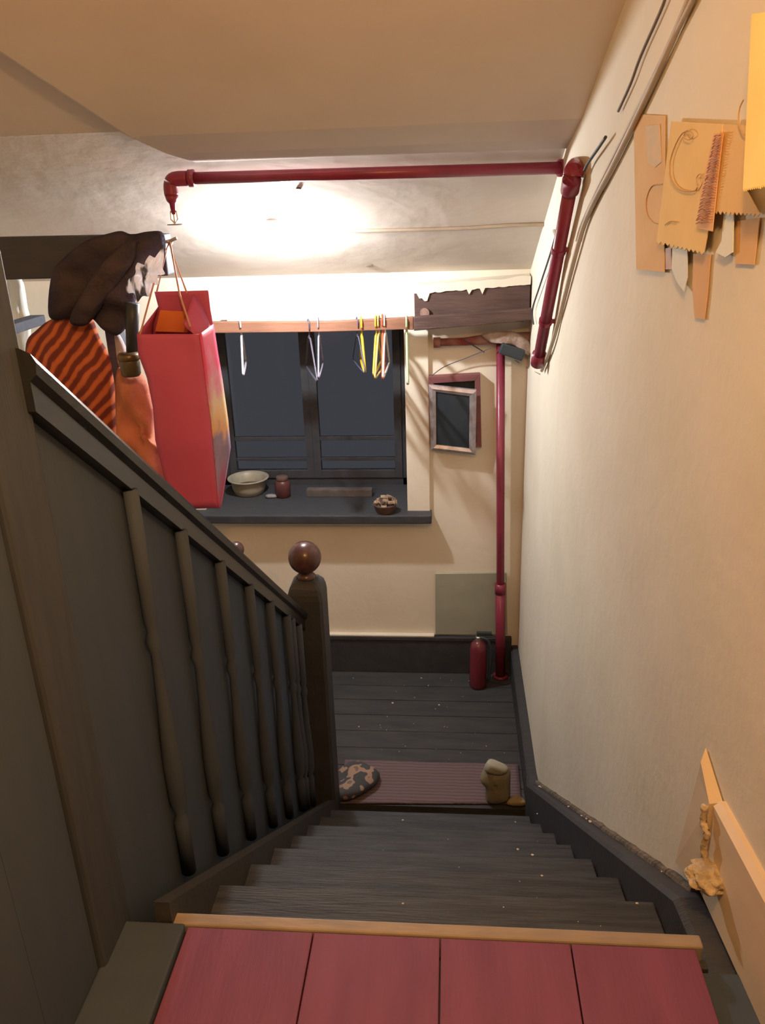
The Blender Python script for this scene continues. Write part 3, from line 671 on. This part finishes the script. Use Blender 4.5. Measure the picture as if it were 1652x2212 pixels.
# pale paper cup-like bag standing on the mat
cbp = thing('paper_bag', 'crumpled pale yellowish paper bag standing on the right end of the mat', 'bag', atZ(1078, 1735, .01))
o = [atY(x, y, 3.15) for x, y in ((1052,1737),(1048,1700),(1036,1682),(1044,1662),(1056,1642),(1078,1648),(1100,1660),(1102,1690),(1096,1735))]
zmin = min(p.z for p in o)
bm = pillow(o, .045, folds=.02, seed=9)
for v in bm.verts: v.co.z = max(v.co.z, .012)
obj('bag_body', bm, pale, cbp, sm=True)
bm = pillow([atY(x, y, 3.12) for x, y in ((1046,1662),(1056,1644),(1080,1650),(1098,1662),(1078,1672))], .03, folds=.015, seed=2); obj('folded_top', bm, mat('pale_grey_fold', (0.30,0.30,0.25), (0.36,0.36,0.3), 12), cbp, sm=True)
floorpil([(1094,1736),(1104,1722),(1118,1720),(1132,1728),(1136,1738),(1116,1741)], .018, .022, .012, mat('ochre_rag', (0.28,0.23,0.12), (0.36,0.30,0.17), 20, .9), 'yellow_rag', 'small ochre rag at the front right corner of the mat', 'rag', 6)
# crumbs of plaster scattered on the stairs and landing
bm = nb(); random.seed(21)
def crumb(p, r):
    b0 = len(bm.verts); res = bmesh.ops.create_icosphere(bm, subdivisions=1, radius=r)
    for v in res['verts']: v.co = Vector((v.co.x*random.uniform(.7,1.5), v.co.y*random.uniform(.7,1.3), v.co.z*.5))+p+Vector((0,0,r*.3))
for x, y, z in ((1160,1758,1.08-.36),(1113,1776,.72),(1118,1835,.90),(1150,1847,.90),(870,1772,.54),(1376,1952,1.26),(1170,1892,1.08),(870,1952,1.26)):
    crumb(atZ(x, y, z), random.uniform(.0022, .004))
for x, y in ((763,1465),(910,1465),(925,1481),(948,1523),(848,1519),(775,1570),(1050,1612),(820,1700)): crumb(atZ(x, y, .003), random.uniform(.003, .007))
for k in range(60):
    kk = random.randint(1, 6); crumb(Vector((random.uniform(-.3,.36), 1.15+T_*kk-random.uniform(.02,.2), 1.44-R_*kk)), random.uniform(.0008, .0018))
for k in range(40): crumb(Vector((random.uniform(-.4,.3), random.uniform(3.2,4.2), .002)), random.uniform(.001,.003))
for k in range(7):
    yy = random.uniform(1.4, 2.9); crumb(Vector((wallX(yy)-.03, yy, 1.345-(yy-1.34)*.6746+.012)), random.uniform(.002,.005))
tag(obj('plaster_crumbs', bm, mat('white_crumbs', (0.62,0.58,0.50))), 'white plaster crumbs scattered over treads and landing boards', 'crumbs', kind='stuff')

# ================================================================== CLOTHES RACK (left)
DH = 3.12
rk = thing('clothes_rack', 'dark wooden beam and upright at the left from which clothes and bags hang', 'rack', (-1.5, DH, 0))
a = atY(0, 516, DH); b = atY(352, 506, DH)
bm = nb(); prism(bm, [(XL, DH, a.z+.01), (XL, DH+.09, a.z+.01), (XL, DH+.09, a.z-.15), (XL, DH, a.z-.15)],
                     [(b.x, DH, b.z), (b.x, DH+.09, b.z), (b.x, DH+.09, b.z-.15), (b.x, DH, b.z-.15)])
rackw = mat('rack_wood', (0.050,0.058,0.080), (0.062,0.066,0.086), 9, .7, (1,4,4), .2)
obj('beam', bm, rackw, rk, bevel=.006)
u0 = atY(248, 700, DH+.05); bm = nb(); box(bm, (u0.x-.03, DH+.01, 0), (u0.x+.03, DH+.07, 2.62)); obj('upright', bm, rackw, rk, bevel=.005)
u1 = atY(70, 694, DH+.3); bm = nb(); box(bm, (u1.x-.035, DH+.06, u1.z-.02), (u1.x+.035, DH+.35, u1.z+.02)); obj('bracket', bm, rackw, rk, bevel=.004)
bm = nb(); s0 = Vector((b.x-.02, DH-.01, b.z-.03)); tube(bm, [s0, atY(366, 521, DH-.04), atY(382, 514, DH-.05)], .006, 10); tube(bm, [atY(362,521,DH-.04), atY(372,526,DH-.04)], .008, 8); obj('peg', bm, metal_m, rk)

def P(pts, D): return [atY(x, y, D) for x, y in pts]
# dark brown coat slung over the beam
brown = mat('brown_fleece', (0.045,0.042,0.060), (0.080,0.064,0.080), 9, 1.0, (1,1,1), .6, 90, .02)
ct = thing('brown_coat', 'dark brown fleecy coat slung diagonally over the beam at the left', 'coat', atY(230, 600, DH-.1))
bm = pillow(P([(112,592),(140,555),(185,520),(235,504),(262,499),(285,506),(320,500),(352,503),(356,545),(330,575),(300,605),(292,655),(278,700),(252,725),(222,712),(198,688),(165,682),(125,692),(104,676)], DH-.12), .05, folds=.045, fscale=(9,5,16), seed=1); obj('coat_body', bm, brown, ct, sm=True)
bm = pillow(P([(150,690),(185,620),(230,560),(275,520),(300,520),(285,570),(240,630),(200,690),(175,705)], DH-.18), .03, folds=.03, fscale=(9,5,16), seed=12); obj('sleeve', bm, brown, ct, sm=True)
# crackly plastic bag, its bright reflections painted into the colour as white streaks
plm, nt, pb = mk('glint_streaked_plastic'); tc = N(nt, 'ShaderNodeTexCoord'); mp = N(nt, 'ShaderNodeMapping'); mp.inputs['Rotation'].default_value = (0, .9, 0); mp.inputs['Scale'].default_value = (34, 4, 9)
no = N(nt, 'ShaderNodeTexNoise'); no.inputs['Scale'].default_value = 1.0; no.inputs['Detail'].default_value = 2; cr = N(nt, 'ShaderNodeValToRGB')
cr.color_ramp.elements[0].position = .40; cr.color_ramp.elements[0].color = (.09,.08,.08,1); cr.color_ramp.elements[1].position = .48; cr.color_ramp.elements[1].color = (.9,.88,.9,1)
nt.links.new(tc.outputs['Object'], mp.inputs[0]); nt.links.new(mp.outputs[0], no.inputs['Vector']); nt.links.new(no.outputs['Fac'], cr.inputs[0]); nt.links.new(cr.outputs[0], pb.inputs['Base Color']); pb.inputs['Roughness'].default_value = .2
tr = N(nt, 'ShaderNodeBsdfTranslucent'); nt.links.new(cr.outputs[0], tr.inputs[0]); mx = N(nt, 'ShaderNodeMixShader'); mx.inputs[0].default_value = .55
nt.links.new(pb.outputs[0], mx.inputs[1]); nt.links.new(tr.outputs[0], mx.inputs[2]); nt.links.new(mx.outputs[0], nt.nodes['Material Output'].inputs[0])
bm = pillow(P([(276,606),(292,592),(296,568),(314,572),(322,552),(336,556),(352,534),(354,556),(351,578),(356,592),(340,596),(342,614),(328,618),(326,640),(308,640),(296,654),(290,634),(272,632)], DH-.21), .022, folds=.03, fscale=(40,5,30), seed=4)
tag(obj('plastic_bag', bm, plm), 'shiny crackled dark plastic bag with painted white glints tucked beside the brown coat', 'bag')
# striped garment
om = stripes('orange_stripes', [(0,(.16,.045,.04)),(.38,(.18,.05,.04)),(.68,(.46,.13,.06)),(1,(.52,.16,.07))], (0, math.radians(-42), 0), 8.0, 2.6, dscale=1.5)
bm = pillow(P([(56,742),(80,712),(110,690),(150,677),(178,671),(200,688),(216,730),(236,770),(250,850),(256,930),(258,1010),(200,985),(150,930),(100,860),(62,812)], DH-.08), .05, folds=.05, fscale=(12,5,4), seed=7)
tag(obj('striped_garment', bm, om, sm=True), 'orange and maroon striped garment hanging behind the top of the handrail', 'garment')
# peach cloth bag
pm = mat('peach_cloth', (0.46,0.18,0.11), (0.56,0.23,0.14), 9, .95, bump=.6, bscale=30)
bm = pillow(P([(252,800),(285,802),(306,806),(322,840),(333,890),(331,940),(352,965),(378,1000),(372,1030),(352,1060),(320,1055),(285,1010),(258,970),(250,900)], DH-.10), .045, folds=.05, fscale=(16,5,10), seed=8)
tag(obj('peach_cloth', bm, pm, sm=True), 'plain peach cloth hanging between the dark upright and the red shopping bag', 'cloth')
gp = pillow(P([(248,715),(258,722),(272,752),(276,775),(268,800),(258,790),(252,760)], DH-.06), .015, folds=.02, seed=13)
tag(obj('grey_scarf', gp, mat('grey_wool', (0.34,0.31,0.31), (0.46,0.42,0.42), 20, .9), sm=True), 'pale grey strip of cloth beside the dark upright', 'scarf')
wc = pillow(P([(14,590),(30,594),(46,602),(52,625),(58,665),(66,700),(62,760),(40,760),(24,700)], DH+.5), .03, folds=.02, seed=14)
tag(obj('white_towel', wc, mat('white_towel', (0.75,0.77,0.72), rough=.9), sm=True), 'white towel glimpsed through the gap under the beam at far left', 'towel')
lt = thing('hanging_tin', 'dark tin with a brassy lid hanging on a black strap left of the red bag', 'tin', atY(284, 790, DH-.2))
bm = nb(); s = P([(286,655),(285,700),(286,768)], DH-.17); tube(bm, s, [.026,.024,.022], 10); obj('strap', bm, black_pl, lt, sm=True)
c = atY(284, 812, DH-.2); bm = nb(); lathe(bm, [(.030,0),(.036,.008),(.038,.05),(.034,.075)], c, 24); obj('tin_body', bm, mat('dark_tin', (0.10,0.085,0.06), rough=.4), lt, sm=True)
bm = nb(); lathe(bm, [(.036,.058),(.041,.062),(.041,.080),(.034,.086),(.006,.088)], c, 24); obj('lid', bm, brass, lt, sm=True)

# ================================================================== RED SHOPPING BAG
rb_ = thing('shopping_bag', 'tall glossy red paper shopping bag hanging by string from a peg', 'bag', atY(390, 900, 2.9))
redp = mat('red_paper', (0.46,0.085,0.19), (0.52,0.10,0.22), 4, .55, bump=.15, bscale=8, spec=.3)
sidep, nt, pb = mk('printed_side'); tc = N(nt, 'ShaderNodeTexCoord'); no = N(nt, 'ShaderNodeTexNoise'); no.inputs['Scale'].default_value = 9; no.inputs['Detail'].default_value = 3
sx = N(nt, 'ShaderNodeSeparateXYZ'); nt.links.new(tc.outputs['Object'], sx.inputs[0])
ad = N(nt, 'ShaderNodeMath', operation='MULTIPLY_ADD'); nt.links.new(no.outputs['Fac'], ad.inputs[0]); ad.inputs[1].default_value = .5
mr = N(nt, 'ShaderNodeMapRange'); mr.inputs[1].default_value = 1.62; mr.inputs[2].default_value = 2.30; nt.links.new(sx.outputs[2], mr.inputs[0]); nt.links.new(mr.outputs[0], ad.inputs[2])
s2 = N(nt, 'ShaderNodeMath', operation='SUBTRACT'); nt.links.new(ad.outputs[0], s2.inputs[0]); s2.inputs[1].default_value = .25
cr = N(nt, 'ShaderNodeValToRGB'); el = cr.color_ramp.elements
for _ in range(6): el.new(.5)
for q_, (p_, c_) in zip(el, [(0,(.60,.04,.08)),(.12,(.50,.06,.13)),(.28,(.34,.20,.30)),(.42,(.25,.18,.28)),(.50,(.72,.36,.14)),(.66,(.62,.46,.26)),(.76,(.60,.20,.26)),(.86,(.66,.05,.13))]): q_.position = p_; q_.color = (*c_, 1)
nt.links.new(tc.outputs['Object'], no.inputs['Vector']); nt.links.new(s2.outputs[0], cr.inputs[0]); nt.links.new(cr.outputs[0], pb.inputs['Base Color']); pb.inputs['Roughness'].default_value = .5
def lerp_list(L, t):
    t *= len(L)-1; i = min(int(t), len(L)-2); return L[i].lerp(L[i+1], t-i)
def strip(name, A, B, m, nu=10, nv=24, bulge=0.0, seed=0):
    bm = nb(); G = []
    for j in range(nv+1):
        a, b = lerp_list(A, j/nv), lerp_list(B, j/nv); row = []
        for i in range(nu+1):
            p = a.lerp(b, i/nu); w_ = math.sin(PI*i/nu)*math.sin(PI*min(1, j/nv*1.0))
            p = p+Vector((0,-1,0))*(bulge*w_+.010*noise.noise(Vector((p.x*9+seed, 0, p.z*5)))*math.sin(PI*i/nu)); row.append(bm.verts.new(p))
        G.append(row)
    for j in range(nv):
        for i in range(nu): bm.faces.new((G[j][i], G[j][i+1], G[j+1][i+1], G[j+1][i]))
    o = obj(name, bm, m, rb_, sm=True); s_ = o.modifiers.new('t', 'SOLIDIFY'); s_.thickness = .003
    return o
DF, DB = 2.74, 2.92
FL = P([(296,722),(299,765),(318,815),(331,880),(336,950),(356,1035),(385,1100)], DF)
FR = P([(430,722),(437,776),(445,840),(455,908),(460,966),(466,1030),(471,1097)], DF)
SR = P([(460,700),(469,760),(479,820),(491,905),(497,966),(487,1030),(476,1097)], DB)
strip('front_panel', FL, FR, redp, bulge=.018)
strip('side_panel', FR, SR, sidep, nu=6, seed=3)
BLt = [atY(334,630,DB), atY(342,662,DB), atY(330,700,DB), atY(330,760,DB), atY(338,850,DB), atY(345,960,DB), atY(385,1097,DB)]
BRt = [atY(450,627,DB), atY(456,665,DB)]+SR[0:1]+SR[1:]
BRt = P([(450,627),(454,665),(460,700),(470,760),(490,900),(497,966),(476,1097)], DB)
strip('back_panel', BLt, BRt, redp, bulge=-.01, seed=5)
# upper flap of front corner on the right joining back panel to the side, and left gusset
strip('side_lip', P([(396,700),(405,712),(418,722),(430,724)], DF+.06), P([(418,636),(436,660),(452,700),(460,715)], DB-.02), redp, nu=4, nv=6, seed=8)
strip('left_gusset', [FL[0], FL[1], FL[2]], [BLt[1], BLt[2], BLt[3]], redp, nu=4, nv=6, seed=9)
op = P([(346,670),(397,673),(405,718),(335,716)], DB-.035)
bm = nb(); prism(bm, op, [p+Vector((0,.003,0)) for p in op]); obj('orange_card', bm, mat('orange_card', (0.62,0.16,0.05), (0.68,0.20,0.07), 9, .7), rb_)
twine = mat('pink_twine', (0.55,0.30,0.22), rough=.8)
peg = atY(366, 522, DH-.045)
for pts in ([atY(338,632,DB-.01), peg+Vector((-.004,0,-.004)), atY(404,634,DB-.01)], [atY(302,724,DF), atY(346,560,DF+.25), peg+Vector((.004,-.008,-.002)), atY(388,636,DF+.12), atY(411,706,DF)]):
    bm = nb(); tube(bm, pts, .0035, 6); obj('handle', bm, twine, rb_, sm=True)

# ================================================================== SHEETS OF PAPER ON THE RIGHT WALL
def paper_m(n, c1, c2, tr=0): return mat(n, c1, c2, 7, .9, (1,1,1), .1, 30, .1)
ink = mat('faint_ink', (0.50,0.33,0.16), rough=.9); inkr = mat('red_brown_ink', (0.42,0.20,0.13), rough=.9)
def sheetp(name, pts, off, m, label, cat='sheet', fringe=None, curl=0.0, group=None):
    """pts: outline pixels on the wall, off: distance from wall; fringe=(i) subdivides edge i->i+1 into torn teeth"""
    out = []
    for i, p in enumerate(pts):
        q = pts[(i+1)%len(pts)]; out.append(p)
        if fringe is not None and i == fringe:
            n = 22
            for k in range(1, n):
                t = k/n; amp = (9 if k % 2 else 0)*(.6+.6*abs(noise.noise(Vector((k*.9, off*90, 0)))))
                out.append((p[0]+(q[0]-p[0])*t, p[1]+(q[1]-p[1])*t+amp))
    F = [onwall(x, y, off+curl*max(0, (y-pts[0][1]))/300) for x, y in out]
    bm = nb(); nrm = Vector((.997, .072, 0))
    prism(bm, F, [p+nrm*.0015 for p in F])
    bmesh.ops.triangulate(bm, faces=[f for f in bm.faces if len(f.verts) > 4])
    return bm
def paper(pts, off, m, label, fringe=None, curl=0.0):
    bm = sheetp('', pts, off, m, label, fringe=fringe, curl=curl); c = sum((v.co for v in bm.verts), Vector())/len(bm.verts)
    t = thing('paper_sheet', label, 'paper', c, 'papers pinned to the right wall'); obj('sheet', bm, m, t); return t
def drawn(t, pts, off, r, m, name='drawn_line', closed=False):
    P_ = [onwall(x, y, off) for x, y in pts]; 
    if closed: P_.append(P_[0])
    bm = nb(); tube(bm, smooth(P_, 5), r, 5); obj(name, bm, m, t)
s1 = paper([(1368,246),(1436,250),(1434,588),(1374,582)], .004, paper_m('orange_tan_a', (0.64,0.42,0.22), (0.69,0.47,0.26)), 'leftmost orange-tan sheet, partly under the sheet with the big oval outline', curl=.004)
drawn(s1, [(1430,398),(1408,402),(1396,430),(1398,462),(1412,480),(1428,484)], .0075, .0012, ink)
bm = sheetp('', [(1394,272),(1424,268),(1428,350),(1414,362),(1398,352)], .0065, None, ''); obj('faded_print', bm, mat('grey_print', (0.56,0.46,0.32), (0.64,0.46,0.28), 40, .9), s1)
s2 = paper([(1449,262),(1560,268),(1548,400),(1520,545),(1418,520)], .016, paper_m('yellow_tan_b', (0.74,0.52,0.23), (0.79,0.57,0.26)), 'yellow-tan sheet with a large oval outline and torn lower edge', fringe=3, curl=.004)
drawn(s2, [(1484,282),(1472,290),(1458,315),(1447,350),(1449,385),(1462,405),(1480,413),(1500,412),(1506,404)], .022, .0014, ink)
drawn(s2, [(1476,292),(1482,283),(1492,284),(1497,294),(1488,302),(1478,299)], .022, .001, ink, closed=True)
drawn(s2, [(1508,400),(1504,385),(1512,376),(1520,384),(1516,398),(1508,412)], .022, .001, ink)
drawn(s2, [(1436,486),(1448,478),(1462,480)], .022, .001, ink)
s3 = paper([(1562,268),(1622,272),(1606,400),(1640,462),(1542,455)], .018, paper_m('orange_tan_c', (0.70,0.48,0.23), (0.74,0.52,0.26)), 'orange-tan sheet between the oval sheet and the bright yellow one', fringe=3, curl=.004)
# column of close squiggly strokes (unreadable hand lettering) down its left edge
s6 = paper([(1541,288),(1561,288),(1548,400),(1538,500),(1504,492),(1512,420)], .024, paper_m('brown_strip', (0.70,0.40,0.22), (0.76,0.46,0.26)), 'narrow brownish strip of close red-brown squiggles beside the oval outline')
for k in range(34):
    t_ = k/33; x = 1550-34*t_; y = 292+188*t_; w_ = 8+7*t_
    drawn(s6, [(x-w_*.9, y+3+math.sin(k*2.1)*1.5), (x-w_*.3, y-1.5+math.cos(k*1.3)*1.5), (x+w_*.35, y+1), (x+w_*.9, y-2+math.sin(k)*1.5)], .030, .0009 if k % 4 else .0013, inkr, 'squiggle')
s4 = paper([(1623,30),(1700,20),(1700,400),(1652,398),(1604,408)], .045, paper_m('bright_yellow_d', (0.95,0.74,0.28), (0.98,0.80,0.34)), 'bright yellow sheet hanging out from the wall at the right edge', fringe=3, curl=.01)
drawn(s3, [(1606,215),(1597,235),(1595,262),(1604,286),(1614,292)], .024, .0012, ink)
paper([(1497,548),(1534,550),(1527,640),(1521,690),(1500,686),(1495,620)], .005, paper_m('orange_e', (0.64,0.40,0.22), (0.68,0.44,0.25)), 'faded orange strip trailing below the oval sheet')
paper([(1588,478),(1640,470),(1628,572),(1588,570)], .005, paper_m('orange_f', (0.64,0.41,0.21), (0.68,0.45,0.24)), 'small orange sheet low at the right, under the bright yellow one')
paper([(1452,530),(1484,532),(1484,600),(1477,630),(1462,610),(1450,580)], .012, mat('white_tag', (0.66,0.68,0.62), rough=.8), 'white pointed paper strip hanging from under the oval sheet')
paper([(1563,458),(1584,462),(1582,545),(1566,556),(1545,545),(1558,520)], .012, mat('white_tag_b', (0.70,0.72,0.64), rough=.8), 'white paper strip hanging from under the right orange-tan sheet')
paper([(1430,538),(1449,534),(1449,582),(1432,582)], .006, mat('mauve_note', (0.50,0.36,0.28), (0.44,0.30,0.24), 30), 'tiny dull mauve note left of the white pointed strip')
